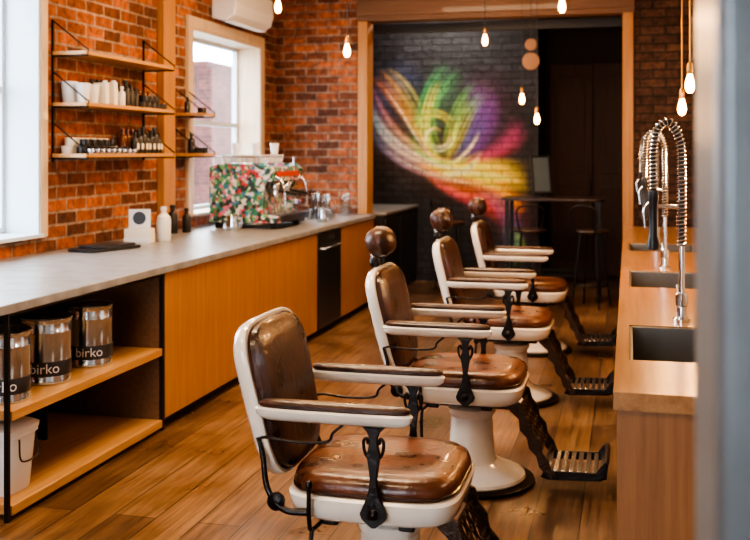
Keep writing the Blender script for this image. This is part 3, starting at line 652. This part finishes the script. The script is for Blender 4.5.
# ---------------- pendants ----------------
def pendant(x,y,d,cl=0,sc=1.0,en=9):
    X,Y,Z=pw(x,y,d)
    ps=[lathe('bulb',[(r*sc,z*sc) for r,z in [(0,-.075),(.012,-.073),(.024,-.058),(.029,-.035),(.025,-.008),(.017,.02),(.013,.04)]],'bulb',seg=20),
        lathe('socket',[(r*sc,z*sc) for r,z in [(.015,.035),(.018,.04),(.018,.085),(.012,.1),(.005,.105)]],'brass',seg=16),
        tube('cord',[(0,0,.1*sc),(0,0,CEIL-Z-.02)],.004,'blackp' if not cl else 'brass',smooth=False,seg=8),
        lathe('ceiling_rose',[(.045,CEIL-Z-.02),(.05,CEIL-Z-.012),(.05,CEIL-Z-.001)],'black',seg=20)]
    group('pendant_lamp',ps,(X,Y,Z))
    l=bpy.data.lights.new('pendant_glow','POINT'); l.energy=en; l.color=(1,.52,.20); l.shadow_soft_size=.05
    lo=bpy.data.objects.new('pendant_light',l); S.collection.objects.link(lo); lo.location=(X,Y,Z-.13)
for a in ((347,48,7.0),(485,38,8.6),(562,3,6.5)): pendant(*a,sc=.85,en=12)
pendant(522,97,9.4,sc=.9,en=4); pendant(537,117,9.2,sc=.9,en=4); pendant(278,4,6.6,sc=.8,en=14)
pendant(690,80,4.9,1,.85,14); pendant(682,104,5.6,1,.85,14)
X,Y,Z=pw(531,54,9.0)
group('disc_pendant_lamp',[lathe('disc_upper',[(0,-.008),(.052,-.006),(.056,0),(.052,.006),(0,.008)],'copper',seg=32,xf=Matrix.Translation((0,0,.085))@Matrix.Rotation(math.pi/2,4,'X')),
  lathe('disc_lower',[(0,-.008),(.076,-.006),(.08,0),(.076,.006),(0,.008)],'copper',seg=32,xf=Matrix.Translation((0,0,-.065))@Matrix.Rotation(math.pi/2,4,'X')),
  tube('cord',[(0,0,.141),(0,0,CEIL-Z)],.004,'blackp',smooth=False,seg=8)],(X,Y,Z))

# ---------------- bar table, stools, monitor ----------------
tx,ty=-.75,10.55
group('bar_table',[loft('top',[(1.02,.52,.28),(1.025,.53,.29),(1.045,.53,.29),(1.05,.52,.28)],'tablew',n=8),
 boxes('legs',[(-.48,-.44,-.24,-.2,0,1.02),(.44,.48,-.24,-.2,0,1.02),(-.48,-.44,.2,.24,0,1.02),(.44,.48,.2,.24,0,1.02),(-.44,.44,-.23,-.21,.25,.28),(-.44,.44,.21,.23,.25,.28)],'black')],(tx,ty,0))
def stool(x,y,r):
    ps=[lathe('seat',[(.10,.72),(.16,.725),(.17,.74),(.165,.755),(.10,.76),(0,.755)],'tablew',seg=32)]
    for i in range(4):
        a=math.pi/4+i*math.pi/2; ps.append(tube('leg_%d'%(i+1),[(.11*math.cos(a),.11*math.sin(a),.73),(.20*math.cos(a),.20*math.sin(a),.0)],.010,'black',smooth=False))
    ps.append(tube('foot_ring',[(.175*math.cos(t),.175*math.sin(t),.22) for t in [j*math.pi/12 for j in range(25)]],.008,'black',smooth=False,seg=8))
    ps.append(tube('back_hoop',[(-.15,-.10,.74),(-.19,-.13,.95),(-.2,0,1.0),(-.19,.13,.95),(-.15,.10,.74)],.009,'black'))
    group('bar_stool',ps,(x,y,0),r)
stool(-.35,10.05,1.2); stool(-.95,10.02,1.7); stool(-1.9,10.9,.4)
TL=Matrix.Rotation(math.radians(-10),4,'X')
group('computer_monitor',[box('screen',-.11,.11,-.012,.012,.03,.44,'blackp',.006,xf=TL),box('display',-.085,.085,-.0145,-.0125,.06,.415,'screen',xf=TL),box('foot',-.09,.09,-.08,.10,0,.012,'blackp',.003),box('neck',-.02,.02,.012,.04,.012,.12,'blackp')],(-.86,10.5,1.05),.5)

# ---------------- lighting ----------------
w=bpy.data.worlds.new('World'); S.world=w; w.use_nodes=True
bg=w.node_tree.nodes['Background']; bg.inputs[0].default_value=(.80,.90,1,1); bg.inputs[1].default_value=6.4
def area(name,loc,rot,sx,sy,en,colr):
    l=bpy.data.lights.new(name,'AREA'); l.shape='RECTANGLE'; l.size=sx; l.size_y=sy; l.energy=en; l.color=colr
    o=bpy.data.objects.new(name,l); S.collection.objects.link(o); o.location=loc; o.rotation_euler=rot; return o
for i,(y,en) in enumerate(((1.2,38),(4.2,44),(7.2,36))):
    area('ceiling_fill_%d'%(i+1),(-1.5,y,3.27),(0,0,0),1.4,.4,en,(1,.73,.46))  # added warm fill lights for the interior, out of view, no lamp fittings
area('rear_fill',(-2.1,10.9,3.25),(0,0,0),1.0,.4,18,(1,.9,.8))  # added fill light over the back room, unseen, no fitting

# ---------------- camera ----------------
cam=bpy.data.cameras.new('Camera'); co=bpy.data.objects.new('Camera',cam); S.collection.objects.link(co)
co.location=(0,0,H); co.rotation_euler=(math.pi/2,0,PSI)
cam.sensor_width=36; cam.lens=48; cam.shift_y=-118/750; cam.clip_start=.05
cam.dof.use_dof=True; cam.dof.focus_distance=3.7; cam.dof.aperture_fstop=3.2
S.camera=co
S.view_settings.view_transform='AgX'
S.view_settings.look='AgX - High Contrast'
S.view_settings.exposure=1.0
